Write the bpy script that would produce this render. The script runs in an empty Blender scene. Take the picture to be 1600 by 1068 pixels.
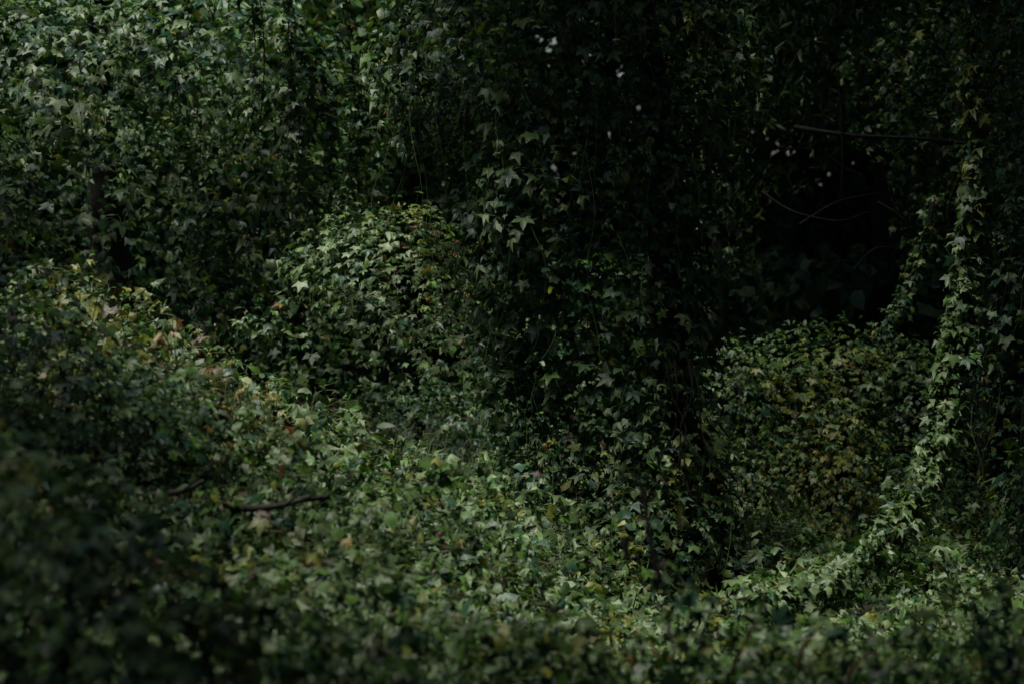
import bpy, math, random
import numpy as np
from mathutils import Matrix, Vector

SC = bpy.context.scene
COL = SC.collection
random.seed(3)
RNG = np.random.default_rng(11)

# ------------------------------------------------------------------ camera
CAM = np.array([0.0, 0.0, 1.6])
PITCH = math.radians(4.0)
LENS, SENSOR = 85.0, 36.0
FPX = LENS / SENSOR * 1600.0
cam_d = bpy.data.cameras.new("camera")
cam_d.lens, cam_d.sensor_width = LENS, SENSOR
cam_d.clip_start, cam_d.clip_end = 0.1, 600.0
cam_d.dof.use_dof = True
cam_d.dof.focus_distance = 12.4
cam_d.dof.aperture_fstop = 2.2
cam_d.dof.aperture_blades = 9
cam = bpy.data.objects.new("camera", cam_d)
COL.objects.link(cam)
cam.location = CAM
cam.rotation_euler = (math.pi / 2 - PITCH, 0, 0)
SC.camera = cam

# ------------------------------------------------------------------ light
SUN_DIR = np.array([-0.26, -0.04, 0.95]); SUN_DIR /= np.linalg.norm(SUN_DIR)   # towards the sun
world = bpy.data.worlds.new("World")
SC.world = world
world.use_nodes = True
wn = world.node_tree
wn.nodes.clear()
sky = wn.nodes.new("ShaderNodeTexSky")
sky.sky_type = 'NISHITA'
sky.sun_disc = False
sky.sun_elevation = math.asin(SUN_DIR[2])
sky.sun_rotation = math.atan2(SUN_DIR[0], SUN_DIR[1])
sky.air_density = 1.0
sky.dust_density = 1.6
sky.ozone_density = 3.0
bg = wn.nodes.new("ShaderNodeBackground")
bg.inputs['Strength'].default_value = 0.062
wo = wn.nodes.new("ShaderNodeOutputWorld")
wn.links.new(sky.outputs[0], bg.inputs[0])
wn.links.new(bg.outputs[0], wo.inputs[0])
sun_d = bpy.data.lights.new("sun", 'SUN')
sun_d.energy = 5.0
sun_d.angle = math.radians(22)
sun_d.color = (1.0, 0.97, 0.86)
sun = bpy.data.objects.new("sun", sun_d)
COL.objects.link(sun)
sun.rotation_euler = Vector(SUN_DIR).to_track_quat('Z', 'Y').to_euler()
sun.location = (0, 0, 30)
SC.view_settings.view_transform = 'Standard'
SC.view_settings.look = 'None'
SC.view_settings.exposure = 0.36
SC.view_settings.gamma = 1.0
SC.view_settings.use_curve_mapping = False
SC.cycles.max_bounces = 5
SC.cycles.diffuse_bounces = 1
SC.cycles.glossy_bounces = 2
SC.cycles.transmission_bounces = 3
SC.cycles.use_denoising = True


# ------------------------------------------------------------------ helpers
def at(px, py, d):
    """world point that the photo pixel (1600 wide) shows at distance d along +Y"""
    x = (px - 800) / FPX
    y = (534 - py) / FPX
    c, s = math.cos(PITCH), math.sin(PITCH)
    v = np.array([x, c + s * y, -s + c * y])
    return CAM + v * (d / v[1])


def project(P):
    c, s = math.cos(PITCH), math.sin(PITCH)
    q = P - CAM
    f = q[:, 1] * c - q[:, 2] * s
    u = q[:, 1] * s + q[:, 2] * c
    f = np.maximum(f, 0.05)
    return 800 + q[:, 0] / f * FPX, 534 - u / f * FPX, f


def _hash(i, j, k, seed):
    h = (i * 374761393 + j * 668265263 + k * 2147483647 + seed * 1274126177) & 0xFFFFFFFF
    h = ((h ^ (h >> 13)) * 1274126177) & 0xFFFFFFFF
    h = h ^ (h >> 16)
    return (h & 0xFFFF) / 65535.0


def noise(P, freq=1.0, seed=0):
    """value noise -1..1; P is (n,3), freq scalar or triple"""
    Q = P * np.asarray(freq, dtype=float) + 1000.0
    I = np.floor(Q).astype(np.int64)
    F = Q - I
    F = F * F * (3 - 2 * F)
    r = 0
    for a in (0, 1):
        for b in (0, 1):
            for c in (0, 1):
                w = (F[:, 0] if a else 1 - F[:, 0]) * (F[:, 1] if b else 1 - F[:, 1]) * (F[:, 2] if c else 1 - F[:, 2])
                r = r + w * _hash(I[:, 0] + a, I[:, 1] + b, I[:, 2] + c, seed)
    return r * 2 - 1


def fbm(P, freq=1.0, seed=0, octs=3):
    f = np.asarray(freq, dtype=float)
    r, a = 0, 1.0
    for o in range(octs):
        r = r + a * noise(P, f * 2 ** o, seed + o)
        a *= 0.5
    return r / 1.6


def norm(v):
    return v / np.maximum(np.linalg.norm(v, axis=-1, keepdims=True), 1e-9)


def smooth(a, b, x):
    t = np.clip((x - a) / (b - a), 0, 1)
    return t * t * (3 - 2 * t)


def ground_z(x, y):
    x = np.asarray(x, float); y = np.asarray(y, float)
    zf = np.interp(x, [-4, -1.2, 0, 1, 3], [0.25, 0.0, -0.16, -0.32, -0.28])
    zm = np.interp(x, [-4, -2.0, -1.4, -1.05, -0.7, -0.15, 0.3, 0.7, 3], [0.85, 0.7, 0.42, 0.30, 0.06, -0.20, -0.46, -0.62, -0.60])
    t1, t2 = smooth(7.4, 10.6, y), np.where(x < 0.2, smooth(11.5, 13.0, y), smooth(12.6, 14.2, y))
    z = (zf * (1 - t1) + zm * t1) * (1 - t2) + np.interp(x, [-0.2, 0.6], [-0.52, -0.80]) * t2
    z = z + 0.5 * smooth(17, 30, y)
    P = np.stack([x.ravel(), y.ravel(), 0 * x.ravel()], 1)
    z = z + (0.15 * fbm(P, 1.1, 5, 3)).reshape(x.shape)
    z = z + (0.9 * noise(P, 0.06, 9)).reshape(x.shape) * smooth(22, 45, np.hypot(x, y))
    return z


def tag(o, label=None, cat=None, group=None, kind=None):
    if label: o["label"] = label
    if cat: o["category"] = cat
    if group: o["group"] = group
    if kind: o["kind"] = kind
    return o


def thing(name, label, cat, loc, group=None):
    o = bpy.data.objects.new(name, None)
    o.empty_display_size = 0.2
    COL.objects.link(o)
    o.location = [float(v) for v in loc]
    return tag(o, label, cat, group)


def link_mesh(name, me, mat, parent=None, kind=None):
    o = bpy.data.objects.new(name, me)
    COL.objects.link(o)
    if mat is not None and not me.materials:
        me.materials.append(mat)
    if parent is not None:
        o.parent = parent
        o.matrix_parent_inverse = Matrix.Translation(-parent_world(parent))
    if kind: o["kind"] = kind
    return o


def parent_world(p):
    v = Vector(p.location)
    q = p.parent
    while q is not None:
        if q.type == 'EMPTY':
            v = Vector(q.location)     # parts keep world coordinates; only roots are moved
        q = q.parent
    return v


def mesh_from(name, V, F, col=None, smooth_on=True):
    """V (n,3); F (m,3) triangles"""
    me = bpy.data.meshes.new(name)
    n, m = len(V), len(F)
    me.vertices.add(n)
    me.vertices.foreach_set("co", np.ascontiguousarray(V, np.float32).ravel())
    me.loops.add(m * 3)
    me.loops.foreach_set("vertex_index", np.ascontiguousarray(F, np.int32).ravel())
    me.polygons.add(m)
    me.polygons.foreach_set("loop_start", np.arange(0, m * 3, 3, dtype=np.int32))
    if smooth_on:
        me.polygons.foreach_set("use_smooth", np.ones(m, bool))
    if col is not None:
        a = me.color_attributes.new("tint", 'FLOAT_COLOR', 'POINT')
        c4 = np.concatenate([col, np.ones((n, 1))], 1).astype(np.float32)
        a.data.foreach_set("color", c4.ravel())
    me.update(calc_edges=True)
    return me


# ------------------------------------------------------------------ materials
def new_mat(name):
    m = bpy.data.materials.new(name)
    m.use_nodes = True
    nt = m.node_tree
    nt.nodes.clear()
    return m, nt, nt.nodes.new("ShaderNodeOutputMaterial")


def leaf_material(name, rough=0.46, spec=0.34, trans=0.2):
    m, nt, out = new_mat(name)
    N, L = nt.nodes.new, nt.links.new
    at_ = N("ShaderNodeAttribute"); at_.attribute_name = "tint"
    tc = N("ShaderNodeNewGeometry")
    nz = N("ShaderNodeTexNoise"); nz.inputs['Scale'].default_value = 38; nz.inputs['Detail'].default_value = 3
    L(tc.outputs['Position'], nz.inputs['Vector'])
    mr = N("ShaderNodeMapRange")
    mr.inputs['From Min'].default_value = 0.3; mr.inputs['From Max'].default_value = 0.7
    mr.inputs['To Min'].default_value = 0.72; mr.inputs['To Max'].default_value = 1.25
    L(nz.outputs[0], mr.inputs['Value'])
    mul = N("ShaderNodeVectorMath"); mul.operation = 'SCALE'
    L(at_.outputs['Color'], mul.inputs[0]); L(mr.outputs[0], mul.inputs['Scale'])
    bs = N("ShaderNodeBsdfPrincipled")
    L(mul.outputs[0], bs.inputs['Base Color'])
    bs.inputs['Roughness'].default_value = rough
    bs.inputs['Specular IOR Level'].default_value = spec
    nz2 = N("ShaderNodeTexNoise"); nz2.inputs['Scale'].default_value = 160
    L(tc.outputs['Position'], nz2.inputs['Vector'])
    bp = N("ShaderNodeBump"); bp.inputs['Strength'].default_value = 0.35; bp.inputs['Distance'].default_value = 0.004
    L(nz2.outputs[0], bp.inputs['Height']); L(bp.outputs[0], bs.inputs['Normal'])
    tr = N("ShaderNodeBsdfTranslucent")
    m2 = N("ShaderNodeVectorMath"); m2.operation = 'MULTIPLY'
    m2.inputs[1].default_value = (1.1, 1.25, 0.5)
    L(mul.outputs[0], m2.inputs[0]); L(m2.outputs[0], tr.inputs['Color'])
    mix = N("ShaderNodeMixShader"); mix.inputs[0].default_value = trans
    L(bs.outputs[0], mix.inputs[1]); L(tr.outputs[0], mix.inputs[2]); L(mix.outputs[0], out.inputs[0])
    return m


def rough_material(name, c1, c2, scale, rough=0.85, bump=0.6, stretch=(1, 1, 1)):
    m, nt, out = new_mat(name)
    N, L = nt.nodes.new, nt.links.new
    tc = N("ShaderNodeTexCoord")
    mp = N("ShaderNodeMapping"); mp.inputs['Scale'].default_value = stretch
    L(tc.outputs['Object'], mp.inputs[0])
    nz = N("ShaderNodeTexNoise"); nz.inputs['Scale'].default_value = scale; nz.inputs['Detail'].default_value = 7
    nz.inputs['Roughness'].default_value = 0.65
    L(mp.outputs[0], nz.inputs['Vector'])
    cr = N("ShaderNodeValToRGB")
    cr.color_ramp.elements[0].position = 0.35; cr.color_ramp.elements[0].color = (*c1, 1)
    cr.color_ramp.elements[1].position = 0.68; cr.color_ramp.elements[1].color = (*c2, 1)
    L(nz.outputs[0], cr.inputs[0])
    bs = N("ShaderNodeBsdfPrincipled")
    bs.inputs['Roughness'].default_value = rough
    bs.inputs['Specular IOR Level'].default_value = 0.25
    L(cr.outputs[0], bs.inputs['Base Color'])
    bp = N("ShaderNodeBump"); bp.inputs['Strength'].default_value = bump; bp.inputs['Distance'].default_value = 0.02
    L(nz.outputs[0], bp.inputs['Height']); L(bp.outputs[0], bs.inputs['Normal'])
    L(bs.outputs[0], out.inputs[0])
    return m


M_LEAF = leaf_material("vine_leaf")
M_STEM = leaf_material("green_stem", 0.6, 0.3, 0.1)
M_SOIL = rough_material("leaf_litter_soil", (0.008, 0.008, 0.005), (0.030, 0.025, 0.016), 9.0)
M_TWIG = rough_material("dead_twigs", (0.004, 0.005, 0.003), (0.012, 0.014, 0.009), 14.0)
M_BARK = rough_material("bark", (0.005, 0.006, 0.004), (0.024, 0.026, 0.017), 22.0, 0.9, 1.0, (1, 1, 0.25))
M_DEAD = rough_material("grey_dead_wood", (0.014, 0.013, 0.010), (0.07, 0.062, 0.05), 30.0, 0.8, 0.8, (1, 1, 1))

# ------------------------------------------------------------------ leaf colours (surface colours; the pale one also holds light)
GREY = np.array([0.058, 0.102, 0.034])
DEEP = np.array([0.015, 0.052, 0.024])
FRESH = np.array([0.052, 0.112, 0.018])
YELL = np.array([0.120, 0.140, 0.022])
OCHRE = np.array([0.150, 0.100, 0.028])
RUST = np.array([0.110, 0.042, 0.014])
BROWN = np.array([0.080, 0.050, 0.028])
PALE = np.array([0.100, 0.148, 0.060])      # matte dusty leaves, also standing in for lit highlights
PAL = [GREY, DEEP, FRESH, YELL, OCHRE, RUST, BROWN, PALE]
MIX_WALL = [0.50, 0.28, 0.08, 0.045, 0.008, 0.002, 0.005, 0.12]
MIX_GROUND = [0.34, 0.13, 0.20, 0.25, 0.022, 0.005, 0.035, 0.20]
MIX_YELLOW = [0.42, 0.12, 0.22, 0.22, 0.008, 0.002, 0.004]
MIX_FRESH = [0.25, 0.35, 0.36, 0.04, 0, 0, 0]
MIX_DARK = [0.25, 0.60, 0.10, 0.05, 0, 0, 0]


def tints(P, mix, seed=0):
    """per-leaf colour; neighbouring leaves on one shoot turn yellow together"""
    n = len(P)
    r = RNG.random(n)
    warm = smooth(0.02, 0.65, fbm(P, 1.6, 70 + seed, 3))
    w = np.tile(np.array((list(mix) + [0.0])[:8], float), (n, 1))
    w[:, 7] *= 0.4 + 1.2 * smooth(-0.3, 0.4, fbm(P, 2.7, 170 + seed, 2))
    w[:, 3:7] *= (0.12 + 5.5 * warm ** 1.5)[:, None]
    w /= w.sum(1, keepdims=True)
    idx = np.minimum((np.cumsum(w, 1) < r[:, None]).sum(1), len(PAL) - 1)
    c = np.array(PAL)[idx]
    c = c * RNG.uniform(0.72, 1.3, (n, 1)) * RNG.uniform(0.92, 1.08, (n, 3))
    return c, idx


# ------------------------------------------------------------------ leaf templates
def star_template():
    """five lobes, 8 triangles. x across, y to the tip, z the face"""
    ang = [118, 86, 57, 27, 0, -27, -57, -86, -118]
    rad = [0.55, 0.40, 0.82, 0.52, 1.0, 0.52, 0.82, 0.40, 0.55]
    dz = [-0.16, 0.02, -0.22, 0.03, -0.30, 0.03, -0.22, 0.02, -0.16]
    V = [(0, 0, 0.05)]
    for a, r, z in zip(ang, rad, dz):
        V.append((math.sin(math.radians(a)) * r, math.cos(math.radians(a)) * r, z))
    F = [(0, i + 1, i) for i in range(1, 9)]
    F = [(0, b, a) for (_, a, b) in F]
    return np.array(V) * 0.5, np.array(F)


def lance_template():
    V = [(0, 0, 0), (0.11, 0.35, 0.03), (-0.11, 0.35, 0.03), (0, 0.38, -0.02), (0.07, 0.72, -0.03), (-0.07, 0.72, -0.03), (0, 1.0, -0.16)]
    F = [(0, 1, 3), (0, 3, 2), (3, 1, 4), (3, 4, 6), (3, 6, 5), (3, 5, 2)]
    return np.array(V), np.array(F)


def round_template():
    V = [(0, 0, 0), (0.3, 0.3, 0.04), (-0.3, 0.3, 0.04), (0.26, 0.7, 0.0), (-0.26, 0.7, 0.0), (0, 1.0, -0.1)]
    F = [(0, 1, 2), (2, 1, 3), (2, 3, 4), (4, 3, 5)]
    return np.array(V), np.array(F)


STAR, LANCE, OVAL = star_template(), lance_template(), round_template()


def hero_leaf(kind, seed):
    """a close leaf: lobes with shoulders, domed blade and its own petiole (about 45 triangles)"""
    r = random.Random(seed)
    if kind == 'star':
        ang, rad = [], []
        tips = [(112, 0.52), (57, 0.84), (0, 1.0), (-57, 0.84), (-112, 0.52)]
        for k, (a, l) in enumerate(tips):
            l *= r.uniform(0.88, 1.1); a += r.uniform(-5, 5)
            ang += [a + 12, a, a - 12]; rad += [l * 0.72, l, l * 0.72]
            if k < 4:
                ang.append((a + tips[k + 1][0]) / 2); rad.append(0.47 * r.uniform(0.85, 1.1))
        mid, end, fold = r.uniform(0.02, 0.08), r.uniform(0.16, 0.42), r.uniform(-0.25, 0.35)
        V = [(0, 0, 0.02)]
        n = len(ang)
        for q in (0.5, 1.0):
            for a, l in zip(ang, rad):
                x, y = math.sin(math.radians(a)) * l * q, math.cos(math.radians(a)) * l * q
                z = mid * math.sin(q * 1.6) - end * (l * q) ** 2.2 + fold * abs(x) * 0.5
                V.append((x * 0.5, y * 0.5, z * 0.5))
        F = []
        for i in range(n - 1):
            F.append((0, 2 + i, 1 + i))
            a, b = 1 + i, 2 + i
            F.append((a, b, b + n)); F.append((a, b + n, a + n))
    else:
        V, F = [], []
        rows = [(0, 0.0), (0.12, 0.09), (0.32, 0.14), (0.55, 0.12), (0.8, 0.06), (1.0, 0.0)]
        bend = r.uniform(0.1, 0.35)
        for (y, w) in rows:
            for s in (-1, 0, 1):
                V.append((s * w, y, (0.03 * abs(s)) - bend * y * y))
        for i in range(len(rows) - 1):
            for s in (0, 1):
                a = i * 3 + s
                F += [(a, a + 1, a + 4), (a, a + 4, a + 3)]
    k = len(V)                              # petiole
    for (y, z) in ((0.0, 0.0), (-0.22, 0.01), (-0.5, -0.14)):
        V += [(-0.012, y, z), (0.012, y, z), (0, y, z - 0.02)]
    for i in (0, 1):
        b = k + 3 * i
        for j in range(3):
            j2 = (j + 1) % 3
            F += [(b + j, b + j2, b + 3 + j2), (b + j, b + 3 + j2, b + 3 + j)]
    return np.array(V, float), np.array(F)


HERO = {}
def hero_mesh(kind, pal_idx):
    v = random.randrange(5)
    key = (kind, int(pal_idx), v)
    if key not in HERO:
        V, F = hero_leaf(kind, 97 * v + 13 * int(pal_idx) + (kind == 'star'))
        c = PAL[int(pal_idx)] * random.uniform(0.75, 1.25)
        C = np.tile(c, (len(V), 1)) * RNG.uniform(0.85, 1.15, (len(V), 1))
        C[0] *= 1.25
        me = mesh_from("leaf", V, F, C)
        me.materials.append(M_LEAF)
        HERO[key] = me
    return HERO[key]


def frame_of(Nv, Tv):
    Nv = norm(Nv)
    Tv = norm(Tv - (Tv * Nv).sum(-1, keepdims=True) * Nv)
    Xv = np.cross(Tv, Nv)
    return Xv, Tv, Nv


def leaf_cloud(name, P, Nv, Tv, S, C, parent, template, mat=None, kind="stuff", jit=0.06):
    V0, F0 = template
    n, k = len(P), len(V0)
    if n == 0: return None
    X, Y, Z = frame_of(Nv, Tv)
    loc = V0[None] + RNG.normal(0, jit, (n, k, 3)) * np.array([1, 1, 1.0])
    loc[:, :, 2] *= RNG.uniform(0.5, 1.8, (n, 1))
    loc[:, :, 0] *= RNG.uniform(0.62, 1.12, (n, 1))
    loc[:, :, 1] *= RNG.uniform(0.8, 1.2, (n, 1))
    W = P[:, None, :] + S[:, None, None] * (loc[:, :, 0:1] * X[:, None] + loc[:, :, 1:2] * Y[:, None] + loc[:, :, 2:3] * Z[:, None])
    F = (F0[None] + (np.arange(n) * k)[:, None, None]).reshape(-1, 3)
    CC = np.repeat(C, k, axis=0) * RNG.uniform(0.88, 1.12, (n * k, 1))
    me = mesh_from(name, W.reshape(-1, 3), F, CC)
    return link_mesh(name, me, mat or M_LEAF, parent, kind)


def leaf_objects(P, Nv, Tv, S, idx, parent, kind='star'):
    X, Y, Z = frame_of(Nv, Tv)
    pw = parent_world(parent)
    inv = Matrix.Translation(-pw)
    for i in range(len(P)):
        o = bpy.data.objects.new("leaf", hero_mesh(kind, idx[i]))
        s = float(S[i])
        o.matrix_basis = Matrix(((X[i, 0] * s, Y[i, 0] * s, Z[i, 0] * s, P[i, 0]),
                                 (X[i, 1] * s, Y[i, 1] * s, Z[i, 1] * s, P[i, 1]),
                                 (X[i, 2] * s, Y[i, 2] * s, Z[i, 2] * s, P[i, 2]), (0, 0, 0, 1)))
        o.parent = parent
        o.matrix_parent_inverse = inv
        COL.objects.link(o)


def grow(parent, P, Nv, Tv, S, mix, template=STAR, hero='star', nhero=300, outer=None, seed=0, cname="foliage"):
    """the 300 leaves that show largest become objects, the rest one mass"""
    C, idx = tints(P, mix, seed)
    S = S * (1.0 + 0.38 * fbm(P, 2.3, seed + 200, 2))
    if nhero and hero:
        u, v, f = project(P)
        vis = (u > -10) & (u < 1610) & (v > -10) & (v < 1078)
        if outer is not None: vis &= outer
        view = norm(CAM - P)
        face = np.abs((norm(Nv) * view).sum(1))
        score = S / f * (0.4 + face) * vis * RNG.uniform(0.6, 1.0, len(P))
        order = np.argsort(-score)[:nhero]
        order = order[score[order] > 0]
        pick = np.zeros(len(P), bool); pick[order] = True
        leaf_objects(P[pick], Nv[pick], Tv[pick], S[pick] * 1.08, idx[pick], parent, hero)
    else:
        pick = np.zeros(len(P), bool)
    r = ~pick
    leaf_cloud(cname, P[r], Nv[r], Tv[r], S[r], C[r], parent, template)


def shingle(Nn, a=0.55, b=0.80, c=0.27):
    """leaf faces lean outwards and up; tips hang down and out"""
    n = len(Nn)
    up = np.array([0, 0, 1.0])
    LN = norm(Nn * a + up * b + RNG.normal(0, c, (n, 3)))
    T = norm(Nn * 0.65 - up * 0.6 + RNG.normal(0, 0.42, (n, 3)))
    return LN, T


HOLES = [(433, 100, 22), (402, 160, 8), (395, 20, 14), (850, 62, 12), (950, 112, 20), (1215, 232, 27), (1240, 238, 14), (1262, 262, 20), (1290, 268, 13),
         (1250, 215, 10), (1212, 90, 6)]


# ellipsoid masses ----------------------------------------------------------
def E(px, py, d, rx, ry, rz):
    c = at(px, py, d)
    return (c, np.array([rx, ry, rz], float))


def carve(P, *more):
    keep = np.ones(len(P), bool)
    u, v, f = project(P)
    for (hx, hy, hr) in HOLES:
        d = np.hypot(u - hx, v - hy) + 12 * noise(np.stack([u, v, 0 * u], 1), 0.07, 6)
        keep &= (d > hr * 0.7 + 6) | (RNG.random(len(P)) < 0.04)
    return keep


def inside(P, ells, k=1.0):
    r = np.zeros(len(P), bool)
    for c, rad in ells:
        r |= (((P - c) / (rad * k)) ** 2).sum(1) < 1
    return r


def shell(ells, dens, scale, amp, freq, seed, back=0.25, thick=0.06):
    """points and normals spread over the outside of a union of ellipsoids, roughened"""
    PP, NN = [], []
    for c, rad in ells:
        a = rad * scale
        p = 1.6
        area = 4 * math.pi * (((a[0] * a[1]) ** p + (a[0] * a[2]) ** p + (a[1] * a[2]) ** p) / 3) ** (1 / p)
        n = int(area * dens * 1.5)
        d = norm(RNG.normal(0, 1, (n, 3)))
        w = np.sqrt(((d * np.array([a[1] * a[2], a[0] * a[2], a[0] * a[1]])) ** 2).sum(1))
        keep = RNG.random(n) < w / w.max()
        d = d[keep]
        P = c + d * a
        Nn = norm(d / a)
        h = fbm(P, freq, seed, 3)
        P = P + Nn * (amp * h)[:, None] + Nn * RNG.uniform(-thick, thick, (len(P), 1))
        others = [(c2, r2 * scale) for c2, r2 in ells if c2 is not c]
        ok = ~inside(P, others, 0.94)
        ok &= P[:, 2] > ground_z(P[:, 0], P[:, 1]) + 0.02
        ok &= carve(P)
        toc = norm(CAM - P)
        f = (Nn * toc).sum(1)
        ok &= (f > -0.15) | (RNG.random(len(P)) < back)
        PP.append(P[ok]); NN.append(Nn[ok])
    return np.concatenate(PP), np.concatenate(NN)


# tubes ---------------------------------------------------------------------
def tube_arrays(paths, radii, sides=5):
    VV, FF, base = [], [], 0
    for path, rr in zip(paths, radii):
        path = np.asarray(path, float)
        n = len(path)
        rr = np.broadcast_to(np.asarray(rr, float), (n,)) if np.ndim(rr) else np.full(n, rr)
        t = norm(np.gradient(path, axis=0))
        ref = np.array([0.31, 0.95, 0.05]) if abs(t[:, 1]).mean() < 0.8 else np.array([1.0, 0, 0])
        a = norm(np.cross(t, ref)); b = np.cross(t, a)
        q = np.arange(sides) / sides * 2 * math.pi
        V = path[:, None] + rr[:, None, None] * (np.cos(q)[None, :, None] * a[:, None] + np.sin(q)[None, :, None] * b[:, None])
        VV.append(V.reshape(-1, 3))
        i = np.arange(n - 1)[:, None] * sides
        j = np.arange(sides)[None]
        j2 = (j + 1) % sides
        A, B, Cc, D = i + j, i + j2, i + sides + j2, i + sides + j
        F = np.concatenate([np.stack([A, B, Cc], -1).reshape(-1, 3), np.stack([A, Cc, D], -1).reshape(-1, 3)])
        FF.append(F + base); base += n * sides
    return np.concatenate(VV), np.concatenate(FF)


def catmull(pts, n=40):
    p = np.array(pts, float)
    p = np.concatenate([[2 * p[0] - p[1]], p, [2 * p[-1] - p[-2]]])
    seg = len(p) - 3
    out = []
    for u in np.linspace(0, seg - 1e-6, n):
        i = int(u); t = u - i
        a, b, c, d = p[i:i + 4]
        out.append(0.5 * ((2 * b) + (-a + c) * t + (2 * a - 5 * b + 4 * c - d) * t * t + (-a + 3 * b - 3 * c + d) * t ** 3))
    return np.array(out)


def wood(name, pts, r0, r1, parent, mat=None, n=36, sides=9, wob=0.12, kind=None):
    path = catmull(pts, n)
    rr = np.linspace(r0, r1, n) * (1 + wob * fbm(path, 5.0, 31, 2))
    path = path + 0.4 * r0 * np.stack([noise(path, 3, 41), noise(path, 3, 42), noise(path, 3, 43)], 1)
    V, F = tube_arrays([path], [rr], sides)
    V = V + (0.10 * r0 * noise(V, 40, 44))[:, None] * norm(RNG.normal(0, 1, (len(V), 3)))
    me = mesh_from(name, V, F)
    return link_mesh(name, me, mat or M_BARK, parent, kind)


def stems(parent, starts, length, r=0.0022, col=GREY * 1.3, name="stem", sway=0.1, drop=(0, 0, -1), sides=3):
    """thin vines hanging or trailing from the given points, one mass"""
    paths, rads = [], []
    for s in starts:
        L = length * random.uniform(0.4, 1.2)
        n = 9
        d = np.array(drop, float) + RNG.normal(0, 0.18, 3)
        t = np.linspace(0, 1, n)[:, None]
        ph = RNG.uniform(0, 6, 3)
        p = s + d * L * t + sway * L * np.stack([np.sin(t[:, 0] * 5 + ph[0]), np.sin(t[:, 0] * 4 + ph[1]), 0.3 * np.sin(t[:, 0] * 6 + ph[2])], 1) * t
        paths.append(p); rads.append(np.linspace(r * random.uniform(0.7, 1.5), r * 0.4, n))
    V, F = tube_arrays(paths, rads, sides)
    C = np.tile(col, (len(V), 1)) * RNG.uniform(0.8, 1.2, (len(V), 1))
    me = mesh_from(name, V, F, C)
    return link_mesh(name, me, M_STEM, parent, "stuff")


def vine_mass(name, label, cat, ells, base, mix, size=(0.06, 0.115), dens=190, amp=0.14, freq=(2.6, 2.6, 1.2), seed=1,
              group=None, layers=((1.0, 1.0), (0.9, 0.8), (0.78, 0.8), (0.62, 0.9)), core_k=0.7, nstem=120, stem_len=0.5, gap=0.0, small=0.5, template=STAR, hero='star', nhero=300,
              up=0.80, limbs=True, fade=None):
    root = thing(name, label, cat, base, group)
    for c, rad in (ells if limbs else []):                      # a few woody limbs inside
        b = np.array(base, float)
        m = (b + c) / 2 + RNG.normal(0, 0.08, 3)
        wood("branch", [b, m, c, c + rad * np.array([0.3 * random.uniform(-1, 1), 0, 0.7])], 0.028, 0.010, root, M_BARK, 20, 6)
    allP, allN, out = [], [], []
    for k, (sc, dk) in enumerate(layers):
        P, Nn = shell(ells, dens * dk, sc, amp, freq, seed)
        if gap > 0 and k == 0:               # thin patches where the dark inside shows
            g = fbm(P, 3.2, seed + 60, 3)
            keep = (g > -0.75 + gap) | (RNG.random(len(P)) < 0.18)
            P, Nn = P[keep], Nn[keep]
        if fade is not None:                 # sparse low leaves, thinned further to put shade under the mass
            k0 = fade[2] + (1 - fade[2]) * smooth(fade[0], fade[1], P[:, 2] + 0.12 * noise(P, 4.0, seed + 5) + fade[3] * P[:, 0])
            keep = RNG.random(len(P)) < k0
            P, Nn = P[keep], Nn[keep]
        allP.append(P); allN.append(Nn); out.append(np.full(len(P), k == 0))
    P, Nn, out = np.concatenate(allP), np.concatenate(allN), np.concatenate(out)
    LN, T = shingle(Nn, b=up)
    S = RNG.uniform(size[0], size[1], len(P)) * RNG.choice([1, 1, 1, 0.7, 1.25], len(P))
    grow(root, P, LN, T, S, mix, template, hero, nhero, out, seed)
    if small:
        P2, N2 = shell(ells, dens * small, 1.02, amp, freq, seed)
        g = noise(P2, 2.0, seed + 77)
        P2, N2 = P2[g > -0.1], N2[g > -0.1]
        LN, T = shingle(N2, c=0.8)
        C, _ = tints(P2, MIX_FRESH, seed + 1)
        leaf_cloud("small_sprigs", P2, LN, T, RNG.uniform(0.018, 0.045, len(P2)), C, root, OVAL)
    if nstem:
        Ps = P[out]
        view = norm(CAM - Ps)
        cand = Ps[((Nn[out] * view).sum(1) > 0)]
        starts = cand[RNG.integers(0, len(cand), nstem)] + np.array([0, -0.05, 0.03])
        stems(root, starts, stem_len)
    return root


# ------------------------------------------------------------------ ground
def build_ground():
    xs = np.concatenate([np.linspace(-300, -20, 14), np.linspace(-16, -4, 16), np.linspace(-3.6, 3.6, 73), np.linspace(4, 16, 16), np.linspace(20, 300, 14)])
    ys = np.concatenate([np.linspace(-300, -16, 12), np.linspace(-12, 5, 22), np.linspace(5.1, 18, 110), np.linspace(19, 34, 18), np.linspace(40, 320, 16)])
    X, Y = np.meshgrid(xs, ys)
    Z = ground_z(X, Y)
    V = np.stack([X.ravel(), Y.ravel(), Z.ravel()], 1)
    nx, ny = len(xs), len(ys)
    i, j = np.meshgrid(np.arange(nx - 1), np.arange(ny - 1))
    a = (j * nx + i).ravel()
    F = np.concatenate([np.stack([a, a + 1, a + nx + 1], 1), np.stack([a, a + nx + 1, a + nx], 1)])
    o = link_mesh("ground", mesh_from("ground", V, F), M_SOIL)
    tag(o, "dark leaf-littered soil under the creeping vines", None, None, "structure")


build_ground()


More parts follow.
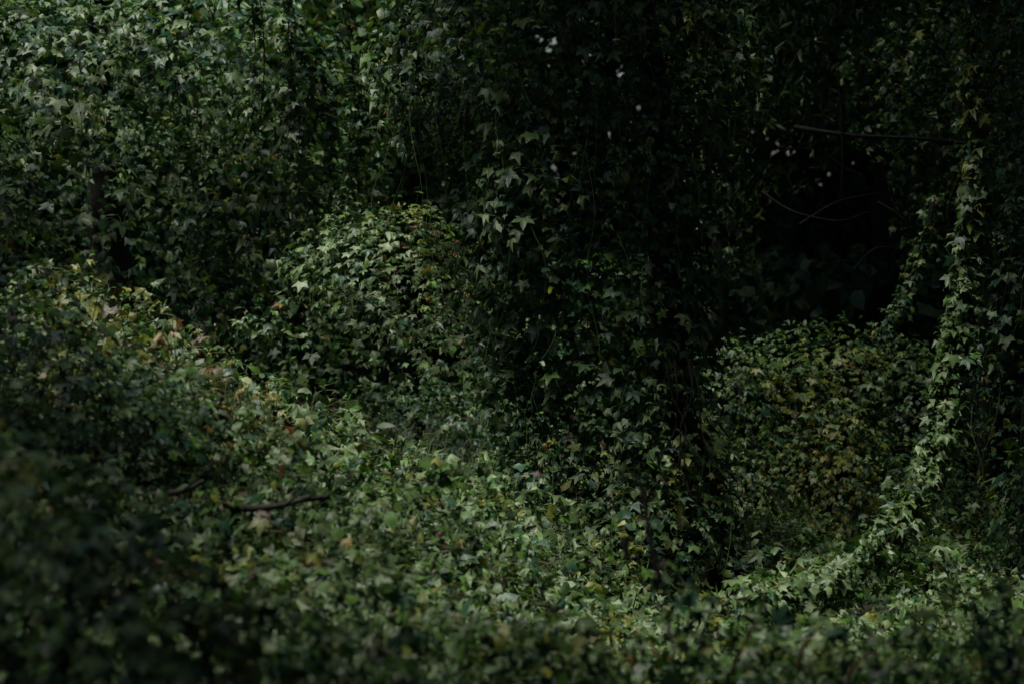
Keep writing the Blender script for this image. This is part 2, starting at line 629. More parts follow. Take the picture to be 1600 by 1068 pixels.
def carpet():
    root = thing("vine_carpet", "carpet of star-leaved creeping vine covering the ground in the middle of the clearing", "ground cover", (0, 10, 0))
    def scatter(n, y0, y1, half, hmax):
        y = RNG.uniform(y0, y1, n)
        x = RNG.uniform(-1, 1, n) * (half + 0.23 * y)
        P2 = np.stack([x, y, 0 * x], 1)
        mound = np.clip(0.5 + 1.0 * fbm(P2, 1.9, 21, 3), 0, 1.25)
        h = hmax * (0.10 + 1.1 * mound) * (1 + 0.45 * noise(P2, 7.0, 25)) + 0.03
        t = RNG.random(n) ** 0.55
        z = ground_z(x, y) + 0.02 + h * t
        return np.stack([x, y, z], 1), t
    P, t = scatter(50000, 6.2, 16.5, 0.5, 0.36)
    far = (P[:, 1] > 11.6) & (P[:, 0] > 0.25) & (RNG.random(len(P)) < 0.6)
    P, t = P[~far], t[~far]
    LN = norm(np.array([0, -0.42, 0.70]) + RNG.normal(0, 0.42, P.shape))
    T = norm(RNG.normal(0, 1, P.shape) + np.array([0, -0.8, -0.3]))
    S = RNG.uniform(0.065, 0.13, len(P)) * RNG.choice([1, 1, 0.6, 1.2], len(P))
    S = np.minimum(S, 0.115)
    u, v, f = project(P)
    grow(root, P, LN, T, S, MIX_GROUND, nhero=300, outer=(t > 0.85) & (f > 7.6) & (v < 1060), seed=4)
    n = 9000
    x = RNG.uniform(-2.2, 1.0, n); y = RNG.uniform(11.2, 13.8, n)
    Q = np.stack([x, y, ground_z(x, y) + RNG.uniform(0.02, 0.16, n)], 1)
    LQ = norm(np.array([0.1, -0.5, 0.6]) + RNG.normal(0, 0.4, Q.shape)); TQ = norm(RNG.normal(0, 1, Q.shape) + np.array([0, -0.8, -0.3]))
    CQ, _ = tints(Q, MIX_GROUND, 4)
    leaf_cloud("foliage", Q, LQ, TQ, RNG.uniform(0.06, 0.12, n), CQ, root, STAR)
    # fine fresh leaflets and thin stems between the leaves
    P, t = scatter(42000, 6.5, 16, 0.4, 0.36)
    g = noise(P, 1.3, 91); P = P[g > 0.05]
    LN = norm(np.array([0, -0.2, 0.6]) + RNG.normal(0, 0.7, P.shape))
    T = norm(RNG.normal(0, 1, P.shape) + np.array([0, 0, 0.6]))
    C, _ = tints(P, [0.2, 0.2, 0.4, 0.2, 0, 0, 0], 9)
    leaf_cloud("small_sprigs", P, LN, T, RNG.uniform(0.02, 0.055, len(P)), C, root, LANCE)
    P, t = scatter(9000, 6.6, 15, 0.4, 0.36)
    g = fbm(P, 1.1, 131, 2); P = P[g > 0.0]      # patches of a plain-leaved weed
    LN = norm(np.array([0, -0.35, 0.7]) + RNG.normal(0, 0.45, P.shape)); T = norm(RNG.normal(0, 1, P.shape))
    C, _ = tints(P, [0.2, 0.2, 0.4, 0.15, 0, 0, 0.02], 19)
    leaf_cloud("weed_leaves", P, LN, T, RNG.uniform(0.045, 0.085, len(P)), C, root, OVAL)
    P, t = scatter(3200, 7, 15, 0.3, 0.36)
    stems(root, P, 0.22, 0.0022, YELL * 0.5, "stem", 0.4, (0.45, 0, -0.02))
    P, t = scatter(1800, 7, 15, 0.3, 0.36)
    stems(root, P, 0.22, 0.0022, FRESH * 0.9, "runner", 0.4, (-0.45, 0.1, 0.1))
    # wider, coarser cover beyond the frame
    n = 16000
    x = RNG.uniform(-9, 9, n); y = RNG.uniform(1.5, 24, n)
    keep = (np.abs(x) > 0.4 + 0.23 * y) | (y > 16)
    x, y = x[keep], y[keep]
    P = np.stack([x, y, ground_z(x, y) + RNG.uniform(0.03, 0.2, len(x))], 1)
    LN = norm(np.array([0, 0, 0.8]) + RNG.normal(0, 0.4, P.shape)); T = RNG.normal(0, 1, P.shape)
    C, _ = tints(P, MIX_WALL, 2)
    leaf_cloud("foliage", P, LN, T, RNG.uniform(0.09, 0.16, len(P)), C, root, STAR)


carpet()

# ------------------------------------------------------------------ vine-covered masses
# left wall
ells = [E(120, 370, 15.8, 1.6, 1.1, 1.4), E(-120, 450, 15.4, 1.3, 1.1, 1.5), E(330, 400, 15.9, 0.9, 0.8, 1.15), E(430, 280, 15.3, 0.56, 0.55, 0.8),
        E(70, 110, 15.0, 1.35, 1.0, 0.56), E(330, 95, 14.8, 0.78, 0.8, 0.48), E(-200, 120, 15.0, 0.85, 0.9, 0.65), E(500, 250, 15.0, 0.36, 0.45, 0.75), E(640, 640, 16.6, 1.4, 0.5, 0.8), E(-350, 350, 15.8, 1.5, 1.3, 2.0)]
left_wall = vine_mass("vine_draped_tree", "broad tree wholly draped in star-leaved vine, palest along its top at upper left", "tree", ells, at(150, 640, 15.6),
                      MIX_WALL, size=(0.08, 0.15), dens=135, amp=0.26, freq=(2.4, 2.4, 1.5), seed=3, gap=0.50, small=0.25, fade=(0.2, 2.3, 0.30, 0.0), limbs=False, nstem=160, stem_len=0.7)
wood("trunk", [at(160, 660, 17.4), at(170, 400, 17.4), at(140, 100, 17.2), at(160, -120, 17)], 0.17, 0.08, left_wall)

# centre bush
ells = [E(615, 445, 13.95, 0.58, 0.6, 0.45), E(600, 540, 14.2, 0.76, 0.65, 0.42), E(720, 620, 13.8, 0.38, 0.5, 0.62), E(425, 560, 14.1, 0.42, 0.5, 0.34), E(540, 690, 15.0, 0.8, 0.4, 0.5)]
vine_mass("overgrown_bush", "round bush buried in pale grey-green vine leaves in the middle of the clearing", "bush", ells, at(570, 700, 15),
          [0.36, 0.14, 0.10, 0.12, 0.02, 0.01, 0.01, 0.42], size=(0.06, 0.11), dens=180, amp=0.13, freq=3.4, seed=8, gap=0.34, fade=(0.18, 0.72, 0.10, 0.30), limbs=False, nstem=60, stem_len=0.3)  # large pale leaf share makes the bush look lit

vine_mass("overgrown_bush", "low dim vine hummock in the gap between centre bush and centre tree", "bush", [E(700, 690, 16.3, 0.8, 0.4, 0.42)], at(700, 720, 16.3),
          MIX_DARK, size=(0.06, 0.11), dens=170, amp=0.10, freq=3, seed=12, nstem=10, nhero=60, limbs=False)

# centre tree
ells = [E(960, 560, 12.9, 0.50, 0.42, 1.0), E(1000, 720, 12.7, 0.42, 0.36, 0.55), E(900, 330, 13.0, 0.62, 0.5, 0.8), E(1040, 440, 13.1, 0.30, 0.35, 0.95),
        E(840, 60, 13.2, 0.90, 0.7, 0.75), E(1050, 130, 13.3, 0.45, 0.5, 0.7), E(720, 120, 13.4, 0.42, 0.45, 0.6), E(820, 560, 13.2, 0.26, 0.3, 0.6), E(1095, 770, 12.75, 0.22, 0.25, 0.5), E(1010, 850, 12.4, 0.42, 0.35, 0.28), E(880, 740, 12.9, 0.3, 0.3, 0.4)]
centre = vine_mass("vine_draped_tree", "dark tree trunk wrapped from ground to crown in large vine leaves, standing in the centre", "tree", ells, at(1050, 860, 12.8),
                   MIX_WALL, size=(0.065, 0.13), dens=205, amp=0.13, seed=15, gap=0.28, limbs=False, nstem=200, stem_len=0.6, layers=((1.0, 1.0), (0.88, 0.8), (0.72, 0.8), (0.5, 0.8)), core_k=0.66)
wood("trunk", [at(1130, 900, 12.6), at(1090, 760, 12.75), at(1065, 620, 12.75), at(1035, 400, 12.9), at(1020, 100, 13.1), at(990, -200, 13.1)], 0.105, 0.06, centre)
for k in range(6):
    x0 = random.uniform(1035, 1085)
    p = [at(x0 + random.uniform(-14, 18) * i ** 0.5 + 9 * i * (k % 3 - 0.6), 560 + i * 55, 12.38 - 0.03 * i + random.uniform(-0.04, 0.04)) for i in range(7)]
    wood("vine_stem", p, 0.0042, 0.003, centre, M_BARK, 40, 5, 0.3)

# right bush
ells = [E(1160, 650, 14.8, 0.34, 0.45, 0.52), E(1245, 640, 14.9, 0.36, 0.5, 0.51), E(1330, 636, 14.9, 0.36, 0.5, 0.50), E(1420, 650, 14.9, 0.36, 0.5, 0.52), E(1180, 790, 14.5, 0.42, 0.45, 0.45), E(1300, 770, 14.5, 0.46, 0.5, 0.55), E(1420, 790, 14.6, 0.42, 0.5, 0.5), E(1190, 860, 13.8, 0.5, 0.5, 0.22)]
vine_mass("overgrown_bush", "low flat-topped bush of small yellow-green vine leaves between the centre tree and the right strand", "bush", ells, at(1290, 870, 14.6),
          MIX_YELLOW, size=(0.05, 0.095), dens=240, amp=0.11, freq=3.6, seed=23, gap=0.26, nstem=50, stem_len=0.3)

# left bank bush
ells = [E(-10, 640, 9.4, 0.42, 0.5, 0.56), E(110, 690, 9.2, 0.28, 0.4, 0.44), E(210, 740, 9.3, 0.27, 0.4, 0.36), E(290, 760, 9.6, 0.20, 0.35, 0.34)]
bank = vine_mass("overgrown_bush", "shaggy vine-covered bush on the bank at the left edge, sloping down to the right", "bush", ells, at(80, 800, 9.3),
                 [0.30, 0.40, 0.25, 0.04, 0.0, 0.0, 0.01], size=(0.05, 0.10), dens=240, amp=0.14, freq=4.5, seed=31, gap=0.2, nstem=90, stem_len=0.25, small=1.2)  # extra deep green leaves put shade into the bank's colour

# foreground shrub, out of focus
ells = [E(-30, 960, 6.1, 0.40, 0.4, 0.54), E(110, 960, 5.9, 0.20, 0.3, 0.36), E(220, 1060, 5.8, 0.27, 0.35, 0.35), E(330, 1130, 5.9, 0.22, 0.3, 0.28)]
vine_mass("leafy_shrub", "blurred dark green shrub closest to the viewer in the lower left corner", "shrub", ells, at(100, 1200, 6),
          [0.45, 0.30, 0.2, 0.05, 0, 0, 0], size=(0.055, 0.10), dens=300, amp=0.10, freq=5, seed=37, gap=0.42, nstem=60, stem_len=0.15, small=1.0, up=0.5)


# right tree with the pale strand
ells = [E(1610, 600, 12.6, 0.34, 0.4, 1.1), E(1640, 850, 12.4, 0.36, 0.4, 0.5), E(1640, 150, 12.9, 0.45, 0.5, 0.8), E(1700, 800, 12, 0.4, 0.4, 0.8)]
rtree = vine_mass("vine_draped_tree", "dark vine-hung tree at the right edge with loose trailing stems", "tree", ells, at(1600, 950, 12.4),
                  MIX_DARK, size=(0.06, 0.12), dens=130, amp=0.15, seed=43, gap=0.4, nstem=160, stem_len=0.8, small=0.7, layers=((1.0, 1.0), (0.85, 0.9), (0.65, 0.9)), core_k=0.6)
wood("trunk", [at(1630, 1000, 12.6), at(1625, 600, 12.7), at(1640, 200, 12.8), at(1650, -200, 12.9)], 0.09, 0.06, rtree)


def strand(name, label, pts, n, rad, mix, size, parent_cat="vine", group=None, r_stem=0.006, seed=0, core_paths=3, nhero=300, low=0.5):
    path = catmull(pts, 60)
    root = thing(name, label, parent_cat, path[-1], group)
    tt = RNG.random(n)
    i = np.clip((tt * 59), 0, 58.99)
    a = i.astype(int); w = (i - a)[:, None]
    C0 = path[a] * (1 - w) + path[a + 1] * w
    out = norm(RNG.normal(0, 1, (n, 3)) + np.array([-0.25, -0.5, 0.25]))
    rr = rad * (0.55 + 0.7 * (0.5 + 0.5 * fbm(C0, 3.0, seed, 2)))
    P = C0 + out * (rr * RNG.random(n) ** 0.5)[:, None]
    P[:, 2] -= low * rad * RNG.random(n) ** 2
    LN, T = shingle(out, a=0.5, b=0.6, c=0.4)
    S = RNG.uniform(size[0], size[1], n)
    grow(root, P, LN, T, S, mix, nhero=nhero, seed=seed)
    for k in range(core_paths):
        off = np.stack([noise(path, 2.0, seed + k * 5), noise(path, 2.0, seed + 1 + k * 5), noise(path, 2.0, seed + 2 + k * 5)], 1) * rad * 0.6
        V, F = tube_arrays([path + off], [np.full(60, r_stem * (1 - 0.2 * k))], 6)
        link_mesh("vine_stem", mesh_from("vine_stem", V, F), M_DEAD, root)
    return root, P


s1, P1 = strand("vine_strand", "pale lit vine strand hanging from the right tree and curving down to the ground", 
       [at(1540, -60, 12.1), at(1525, 100, 12.1), at(1532, 250, 12.0), at(1518, 380, 12.0), at(1503, 480, 11.9), at(1495, 570, 11.8), at(1475, 660, 11.7), at(1440, 750, 11.5), at(1385, 835, 11.2), at(1310, 893, 10.9),
        at(1235, 925, 10.6), at(1130, 950, 10.3)], 2700, 0.125, [0.40, 0.08, 0.12, 0.09, 0.005, 0, 0.005, 0.45], (0.055, 0.125), seed=51, low=1.0)  # pale leaf share raised so the strand looks lit
stems(s1, P1[RNG.integers(0, len(P1), 120)], 0.22, 0.0022, GREY * 1.2)
strand("vine_strand", "thin dim strand climbing out of the yellow-green bush into the dark hollow", 
       [at(1460, 300, 14.2), at(1440, 400, 14.2), at(1410, 470, 14.1), at(1370, 530, 14.0)], 260, 0.08, MIX_WALL, (0.05, 0.09), seed=53, nhero=80, core_paths=2, low=1.2)
strand("hanging_vine", "lone vine with a dozen leaves dangling in front of the black hollow", 
       [at(1142, 330, 13.6), at(1165, 370, 13.6), at(1178, 420, 13.6), at(1186, 460, 13.6), at(1202, 505, 13.6)], 40, 0.035, MIX_WALL, (0.06, 0.10), seed=55, nhero=40, core_paths=1, r_stem=0.003, low=0.3)
for k, (pts, lab, n) in enumerate([
        ([(520, -40), (545, 60), (560, 170), (550, 260), (535, 330)], "outermost vine streamer hanging beside the dark crown of the centre tree", 190),
        ([(455, -30), (450, 80), (470, 190), (468, 300)], "vine streamer hanging past the sky gap at the top of the left tree", 150),
        ([(390, -30), (400, 90), (392, 200)], "short vine streamer hanging left of the sky gap", 100)]):
    strand("vine_streamer", lab, [at(a, b, 14.2 - 0.1 * k) for a, b in pts], n, 0.09, MIX_WALL, (0.06, 0.115), seed=60 + k * 3, nhero=90, core_paths=2, r_stem=0.004, group="vine streamers of the left tree")


# ------------------------------------------------------------------ background trees (own trunk and crown)
def leaf_crown(parent, ells, n, size, mix, template=OVAL, seed=0, hang=0.0, holes=(), name="crown"):
    vols = np.array([r[0] * r[1] * r[2] for _, r in ells])
    cnt = (n * vols / vols.sum()).astype(int)
    PP = []
    for (c, r), k in zip(ells, cnt):
        d = norm(RNG.normal(0, 1, (k, 3))) * (RNG.random((k, 1)) ** (1 / 2.4))
        PP.append(c + d * r)
    P = np.concatenate(PP)
    g = fbm(P, 1.5, seed, 3)
    P = P[g > -0.5]
    P = P[P[:, 2] > ground_z(P[:, 0], P[:, 1])]
    for (hx, hy, hr) in holes:
        u, v, f = project(P)
        d = np.hypot(u - hx, v - hy) + 12 * noise(np.stack([u, v, 0 * u], 1), 0.06, 5)
        P = P[(d > 0.42 * hr + 8.5) | (RNG.random(len(P)) < 0.12)]
    LN = norm(RNG.normal(0, 0.7, P.shape) + np.array([0, -0.1, 0.5]))
    T = norm(RNG.normal(0, 0.7, P.shape) - np.array([0, 0, 0.2 + hang]))
    C, _ = tints(P, mix, seed)
    return leaf_cloud(name, P, LN, T, RNG.uniform(size[0], size[1], len(P)), C, parent, template)





def back_tree(label, px, d, r, ells, n, size, mix, template=OVAL, seed=0, hang=0.0, limbs=()):
    b = at(px, 700, d); b[2] = float(ground_z(b[0], b[1]))
    root = thing("tree", label, "tree", b)
    top = b + np.array([0.3, 0.2, 7.5])
    wood("trunk", [b + [0, 0, -0.15], b + [0.06, 0, 2], b + [-0.05, 0.1, 4.5], top], r, r * 0.4, root)
    for pts, r0 in limbs:
        wood("branch", [at(*p) for p in pts], r0 * 0.8, r0 * 0.25, root, M_TWIG, 44, 6, 0.3)
    leaf_crown(root, ells, n, size, mix, template, seed, hang, HOLES)
    return root


leaf_crown(centre, [(np.array([-0.12, 12.9, 4.5]), np.array([1.05, 1.2, 0.9]))], 2300, (0.12, 0.2), MIX_DARK, OVAL, 95)  # crown above the frame, added to keep the centre tree dark
leaf_crown(rtree, [(np.array([2.30, 12.3, 4.5]), np.array([1.15, 1.5, 0.9]))], 3000, (0.12, 0.2), MIX_DARK, OVAL, 96)  # unseen overhead crown, added to dim the right tree and strand

back_tree("slim willow-leaved tree with drooping narrow leaves behind the centre tree", 1110, 16.5, 0.07,
          [E(1180, 80, 16.5, 0.75, 0.7, 1.1), E(1330, 40, 16.8, 0.8, 0.7, 0.75), E(1120, 330, 16.5, 0.3, 0.5, 0.5)], 5200, (0.05, 0.12), MIX_WALL, LANCE, 71, 1.3,
          limbs=[([(1170, 300, 16.4), (1215, 240, 16.2), (1275, 235, 16.1), (1320, 262, 16.0), (1350, 275, 15.9)], 0.012),
                 ([(1090, 60, 16.2), (1150, 75, 16.0), (1230, 78, 16.0), (1330, 110, 15.9)], 0.010)])
back_tree("tree with a few yellow vine leaves and a long dark bough across the upper right", 1540, 15.2, 0.09,
          [E(1480, 120, 15.4, 0.7, 0.6, 0.8), E(1560, 300, 15.2, 0.45, 0.5, 0.8), E(1440, 300, 15.6, 0.22, 0.4, 0.6)], 3600, (0.06, 0.11), [0.2, 0.5, 0.12, 0.16, 0.02, 0, 0], STAR, 73, 0.3,
          limbs=[([(1240, 200, 15.1), (1330, 212, 15.0), (1450, 218, 14.9), (1600, 236, 14.8), (1700, 250, 14.8)], 0.022),
                 ([(1190, 300, 15.2), (1240, 330, 15.1), (1310, 345, 15.0), (1360, 330, 15.0)], 0.009),
                 ([(1250, 350, 15.2), (1310, 315, 15.1), (1380, 300, 15.0)], 0.008),
                 ([(1372, 315, 14.9), (1410, 340, 14.8), (1430, 380, 14.8)], 0.008),
                 ([(1310, 110, 15.0), (1316, 240, 15.0), (1312, 330, 15.0)], 0.010),
                 ([(1335, 420, 15.6), (1365, 390, 15.6), (1400, 385, 15.6)], 0.008)])
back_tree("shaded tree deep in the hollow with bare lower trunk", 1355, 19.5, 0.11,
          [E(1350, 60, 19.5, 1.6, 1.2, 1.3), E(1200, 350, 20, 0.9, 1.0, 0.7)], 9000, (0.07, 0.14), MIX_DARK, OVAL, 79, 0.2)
back_tree("leafy tree showing between the left tree and the centre tree", 640, 18.5, 0.10,
          [E(640, 150, 18.5, 1.1, 1.0, 1.5), E(480, 100, 18.5, 0.9, 0.9, 1.0)], 9000, (0.06, 0.12), [0.3, 0.3, 0.25, 0.15, 0, 0, 0], OVAL, 83, 0.2)


# ------------------------------------------------------------------ the surrounding wood
def woodland():
    def ring(n, a0, a1, r0, r1, z1, size, seed, k=1.0):
        a = RNG.uniform(a0, a1, n); r = RNG.uniform(r0, r1, n)
        P = np.stack([r * np.sin(a), 10 * (r0 < 0) + r * np.cos(a), RNG.uniform(0, z1, n)], 1)
        return P
    c = np.array([0.0, 11.0, 0.0])
    PP, SS = [], []
    # seen part, fine leaves
    n = 120000
    y = RNG.uniform(20.5, 27, n); x = RNG.uniform(-1, 1, n) * (0.27 * y); z = RNG.uniform(-0.8, 4.6, n)
    P = np.stack([x, y, z], 1)
    for (hx, hy, hr) in HOLES:
        u, v, f = project(P)
        d = np.hypot(u - hx, v - hy) + 12 * noise(np.stack([u, v, 0 * u], 1), 0.07, 6)
        P = P[(d > 0.42 * hr + 8.5) | (RNG.random(len(P)) < 0.12)]
    PP.append(P); SS.append(RNG.uniform(0.09, 0.17, len(P)))
    n = 16000                                 # low undergrowth added to darken the floor of the hollow
    Q = np.stack([RNG.uniform(0.3, 4.6, n), RNG.uniform(16.6, 21, n), RNG.uniform(-0.8, 1.0, n)], 1)
    PP.append(Q); SS.append(RNG.uniform(0.10, 0.18, n))
    # ring round the clearing, coarse leaves
    n = 70000
    a = RNG.uniform(0, 2 * math.pi, n); r = RNG.uniform(13, 19, n)
    P = c + np.stack([r * np.sin(a), r * np.cos(a), RNG.uniform(0, 11, n) - 0.5], 1)
    u, v, f = project(P)
    P = P[~((P[:, 1] > 5) & (u > -150) & (u < 1750) & (v > -150))]
    g = fbm(P, 0.5, 88, 2); P = P[g > -0.6]
    PP.append(P); SS.append(RNG.uniform(0.3, 0.5, len(P)))
    P = np.concatenate(PP); S = np.concatenate(SS)
    LN = norm(RNG.normal(0, 0.7, P.shape) + np.array([0, 0, 0.5])); T = norm(RNG.normal(0, 1, P.shape) - np.array([0, 0, 0.4]))
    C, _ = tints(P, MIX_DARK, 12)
    o = leaf_cloud("woodland", P, LN, T, S, C, None, OVAL)
    tag(o, "dark wood closing off the clearing on every side", "woods")


woodland()


def shade_tree(label, x, y, r, ells, n, seed):  # added tree whose out-of-frame crown blocks light
    b = np.array([x, y, float(ground_z(x, y))])
    root = thing("tree", label, "tree", b)
    wood("trunk", [b + [0, 0, -0.2], b + [0.1, 0, 2.5], b + [0.0, 0.1, 5], b + [0.1, 0, 8]], r, r * 0.5, root)
    leaf_crown(root, [(np.array(c, float), np.array(q, float)) for c, q in ells], n, (0.2, 0.36), MIX_DARK, OVAL, seed)


shade_tree("tall tree added behind the right bush, unseen crown shaped for shade", 2.6, 17.2, 0.16,
            [((2.4, 17.0, 6.0), (2.8, 2.2, 1.6)), ((0.9, 14.5, 5.2), (1.0, 0.9, 0.8)), ((4.0, 13.5, 6.2), (2.6, 3.5, 1.8)), ((0.9, 19.0, 6.2), (3.0, 2.6, 2.0)), ((1.8, 24.0, 7.0), (5.0, 3.5, 1.8))], 21000, 91)  # crown lobes placed out of view to darken hollow and right bush
shade_tree("tall tree added at the right, unseen crown shaped to shade the ground", 4.2, 10.5, 0.18,
            [((1.35, 8.5, 5.8), (1.1, 1.4, 0.8)), ((3.4, 9.5, 6.5), (2.0, 3.2, 1.6)), ((4.5, 6.5, 6.0), (2.6, 3.0, 2.0))], 12000, 92)  # unseen lobes set to shade the ground right of the strand
shade_tree("tree added beside the viewer, unseen boughs shaped to shade the foreground", -3.4, 4.6, 0.16,
            [((-3.2, 8.6, 4.9), (1.2, 1.7, 0.8)), ((-2.4, 5.0, 5.2), (1.2, 1.5, 0.7)), ((-0.3, 6.1, 5.2), (2.3, 1.7, 0.8)), ((0.3, 1.5, 5.5), (3.0, 2.4, 1.4))], 7800, 93)  # unseen lobes set to darken the left bank and foreground


# ------------------------------------------------------------------ fallen branches
def fallen(label, pts, r):
    b = at(*pts[0])
    root = thing("fallen_branch", label, "branch", b, "fallen branches on the vine carpet")
    P = [at(*p) for p in pts]
    wood("bough", P, r, r * 0.6, root, M_DEAD, 30, 9, 0.2)
    m = P[len(P) // 2]
    wood("twig", [m, m + [0.06, -0.04, 0.05], m + [0.12, -0.05, 0.12]], r * 0.35, r * 0.15, root, M_DEAD, 10, 5)


fallen("dark fallen branch nearest the left bush, half sunk in leaves", [(215, 775, 8.8), (250, 770, 8.8), (285, 766, 8.8), (318, 752, 8.85)], 0.016)
fallen("longest fallen branch, grey and gently curved, lying among orange leaves", [(360, 796, 8.9), (405, 795, 8.9), (445, 789, 8.9), (485, 776, 8.95)], 0.015)
fallen("short grey fallen branch just above the longest one", [(470, 778, 9.3), (510, 774, 9.3), (545, 778, 9.3)], 0.014)


# ------------------------------------------------------------------ grass on the crest of the carpet
def grass():
    paths, rads = [], []
    for (x0, y0, x1, y1, d0, d1, n, h) in ((430, 690, 760, 745, 12.0, 13.2, 170, 0.12), (200, 620, 430, 670, 9.8, 11.2, 160, 0.12),
                                            (200, 720, 640, 900, 9.2, 10.6, 500, 0.10), (640, 740, 900, 860, 11.4, 12.2, 260, 0.10)):
        for k in range(n):
            t, q = random.random(), random.random()
            g = at(x0 + (x1 - x0) * t, y0 + (y1 - y0) * t + 30 * (q - 0.5), d0 + (d1 - d0) * q)
            L = h * random.uniform(0.6, 1.6)
            b = norm(RNG.normal(0, 1, 3) * np.array([1, 1, 0.1]))
            paths.append(np.array([g, g + [0, 0, L * 0.6] + b * L * 0.12, g + [0, 0, L * 0.95] + b * L * random.uniform(0.3, 0.8)]))
            rads.append(np.array([0.0020, 0.0017, 0.0006]))
    V, F = tube_arrays(paths, rads, 3)
    C = np.tile(np.array([0.085, 0.115, 0.045]), (len(V), 1)) * RNG.uniform(0.7, 1.3, (len(V), 1))
    o = link_mesh("grass", mesh_from("grass", V, F, C), M_STEM, None, "stuff")
    tag(o, "thin grass blades poking through the vine leaves along the carpet crest", "grass")


grass()


# ------------------------------------------------------------------ weed stalks
def stalk_mesh(seed, h=0.3):
    r = np.random.default_rng(seed)
    p = catmull([(0, 0, 0), (r.normal(0, .02), r.normal(0, .02), h * .5), (r.normal(0, .05), r.normal(0, .03), h)], 12)
    V, F = tube_arrays([p], [np.linspace(0.003, 0.0015, 12)], 4)
    C = np.tile(GREY * 1.5, (len(V), 1))
    a = mesh_from("stem", V, F, C)
    paths, rads = [], []
    for k in range(9):
        q = p[5 + int(k * 0.75)]
        d = norm(r.normal(0, 1, 3) + np.array([0, 0, 0.8])) * h * 0.07
        paths.append(np.array([q, q + d * 0.5, q + d])); rads.append(np.array([0.001, 0.004, 0.001]))
    V, F = tube_arrays(paths, rads, 4)
    b = mesh_from("seed_head", V, F, np.tile(np.array([0.13, 0.12, 0.07]), (len(V), 1)))
    for m in (a, b): m.materials.append(M_STEM)
    return a, b


ST = [stalk_mesh(k) for k in range(5)]
spots = [(88, 500, 9.8), (128, 495, 9.8), (140, 490, 9.8), (218, 560, 10.2), (245, 580, 10.2), (275, 585, 10.4), (495, 660, 12.6), (512, 668, 12.8), (530, 672, 12.8), (548, 676, 12.9),
         (560, 680, 13.0), (575, 688, 13.0), (625, 700, 13.2), (640, 705, 13.2), (668, 706, 13.3), (700, 712, 13.3), (470, 655, 12.4), (730, 715, 13.4), (735, 712, 13.4)]
for k, (px, py, d) in enumerate(spots):
    q = at(px, py + 35, d)
    NTH = ["leftmost", "second from left", "third from left", "fourth from left", "fifth from left", "sixth from left", "seventh from left", "eighth from left",
           "ninth from left", "tenth from left", "eleventh from left", "twelfth from left", "rightmost"]
    order = sorted([s_[0] for s_ in (spots[6:] if k >= 6 else spots[:6])])
    nth = order.index(px); nth = NTH[-1] if nth == len(order) - 1 else NTH[nth]
    lab = "thin seed-headed weed stalk standing against the dark at the far edge of the vine carpet" if k >= 6 else "thin seed-headed weed stalk poking up from the crest of the left bank"
    lab = ("seed-headed weed stalk against the dark below the centre bush, " if k >= 6 else "seed-headed weed stalk on the crest of the left bank, ") + nth
    grp = "weed stalks along the carpet edge" if k >= 6 else "weed stalks on the left bank"
    o = thing("weed_stalk", lab, "weed", q, grp)
    a, b = ST[k % 5]
    for nm, me in (("stem", a), ("seed_head", b)):
        c = bpy.data.objects.new(nm, me); c.parent = o; COL.objects.link(c)
        if nm == "seed_head": c["kind"] = "stuff"
    o.rotation_euler = (RNG.normal(0, 0.12), RNG.normal(0, 0.15), RNG.uniform(0, 6))
    s = RNG.uniform(0.7, 1.15); o.scale = (s, s, s)


# ------------------------------------------------------------------ out-of-focus foreground stems, bud and flowers
def simple_mat(name, c, rough=0.6):
    return rough_material(name, tuple(v * 0.8 for v in c), tuple(v * 1.15 for v in c), 25, rough, 0.2)


M_DRY = simple_mat("dry_brown_stem", (0.13, 0.11, 0.085))
M_RED = simple_mat("reddish_stem", (0.20, 0.085, 0.05))
M_PINK = simple_mat("magenta_petal", (0.22, 0.012, 0.13))

dry = thing("dry_stem", "curled brown dead stem hooked over at its top, blurred before the centre tree", "stem", at(1020, 900, 6.6))
wood("stem", [at(1030, 900, 6.6), at(1018, 850, 6.6), at(1010, 790, 6.6), at(1000, 752, 6.6), at(985, 742, 6.6), at(972, 752, 6.6)], 0.0085, 0.006, dry, M_DRY, 30, 7)
wood("seed_pod", [at(982, 838, 6.6), at(980, 856, 6.6), at(984, 872, 6.6)], 0.013, 0.009, dry, M_DRY, 10, 9)
wood("twig", [at(984, 872, 6.6), at(1000, 900, 6.6), at(1022, 930, 6.6)], 0.004, 0.004, dry, M_DRY, 10, 5)

bud = thing("young_shoot", "bright yellow-green leaf tip floating blurred right of the hooked brown stem", "shoot", at(1062, 1000, 7.0))
wood("stem", [at(1040, 1000, 7.0), at(1056, 900, 7.0), at(1061, 830, 7.0)], 0.003, 0.002, bud, M_STEM, 14, 5)
leafP = np.array([at(1060, 822, 7.0), at(1058, 826, 7.0)])
YI = np.array([3, 3])
leaf_objects(leafP, np.array([[0.2, -1, 0.4], [-0.4, -1, 0.5]]), np.array([[0.2, 0, 1.0], [0.5, 0, 1.0]]), np.array([0.075, 0.05]), YI, bud, 'lance')

for lab, a, b, c in [("reddish slanting twig at the bottom, leftmost of three", (1150, 1030), (1165, 1000), (1178, 975)),
                     ("reddish slanting twig at the bottom, middle one of three", (1252, 1020), (1265, 1000), (1274, 982)),
                     ("reddish bowed twig at the bottom, rightmost and most level of three", (1330, 1048), (1345, 1030), (1370, 1020))]:
    t = thing("red_twig", lab, "twig", at(*a, 7.0), "reddish twigs in the foreground leaves")
    wood("stem", [at(a[0] - 6, a[1] + 25, 7.0), at(*a, 7.0), at(*b, 7.0), at(*c, 7.0)], 0.006, 0.004, t, M_RED, 14, 6)


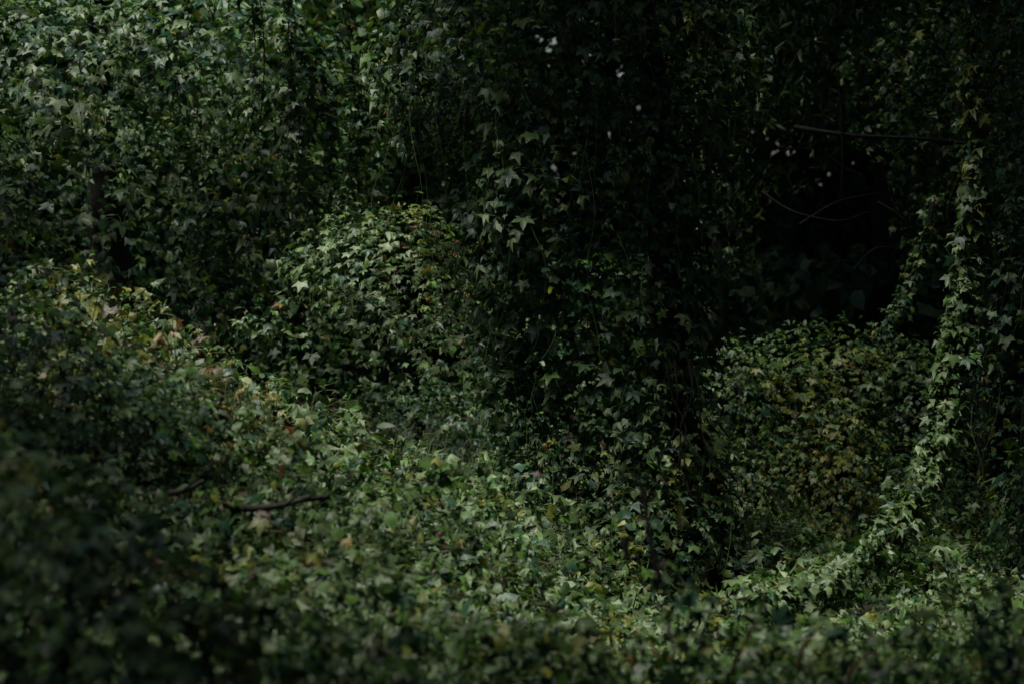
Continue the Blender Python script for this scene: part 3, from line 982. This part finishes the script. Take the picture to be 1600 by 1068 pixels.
def flower(label, px, py, d, r):
    o = thing("pink_flower", label, "flower", at(px, py, d), "magenta flowers in the carpet")
    V0, F0 = OVAL
    for k in range(5):
        a = k * 2 * math.pi / 5
        V = V0.copy() * r
        R = np.array(Matrix.Rotation(a, 3, 'Z') @ Matrix.Rotation(-0.5, 3, 'X'))
        me = mesh_from("petal", V @ R.T @ np.array(Matrix.Rotation(0.9, 3, 'X')).T, F0)
        me.materials.append(M_PINK)
        c = bpy.data.objects.new("petal", me); c.parent = o; COL.objects.link(c)
    V, F = tube_arrays([np.array([(0, 0, 0), (0.005, 0.0, -0.06), (0.01, 0, -0.15)])], [np.array([0.003, 0.002, 0.002])], 5)
    me = mesh_from("stalk", V, F, np.tile(FRESH, (len(V), 1))); me.materials.append(M_STEM)
    c = bpy.data.objects.new("stalk", me); c.parent = o; COL.objects.link(c)


flower("magenta flower cut by the bottom edge of the picture", 617, 1060, 7.0, 0.020)
flower("tiny magenta flower among the carpet leaves below the centre bush", 687, 833, 9.6, 0.016)


def weeds(label, px, d, base_py, tips, size, mix, name="tall_weed"):
    b = at(px, base_py, d)
    root = thing(name, label, "weed", b)
    Ps = []
    for (tx, ty) in tips:
        p = [at(px, base_py, d), at((px + tx) / 2, (base_py * 0.45 + ty * 0.55), d), at(tx, ty, d)]
        path = catmull(p, 20)
        wood("stem", p, 0.0035, 0.002, root, M_STEM, 16, 5)
        for k in range(6, 20):
            Ps.append(path[k] + RNG.normal(0, 0.012, 3))
    P = np.array(Ps)
    LN = norm(RNG.normal(0, 0.5, P.shape) + np.array([0, -0.4, 0.6])); T = norm(RNG.normal(0, 1, P.shape) * [1, 0.6, 0.3])
    _, idx = tints(P, mix, 4)
    leaf_objects(P, LN, T, RNG.uniform(size[0], size[1], len(P)), idx, root, 'star')


weeds("blurred leafy weed in the lower right corner with two pale upright leaves", 1545, 6.8, 1130, [(1525, 940), (1560, 905), (1590, 990)], (0.05, 0.08), MIX_DARK)
weeds("blurred weed rising before the foot of the centre tree, brown and yellow-green", 1065, 7.0, 1120, [(1030, 880), (1085, 900), (1120, 930)], (0.05, 0.08), [0.2, 0.3, 0.2, 0.2, 0, 0, 0.1])

print("TRIS", sum(len(m.polygons) for m in bpy.data.meshes), "OBJ", len(bpy.data.objects))
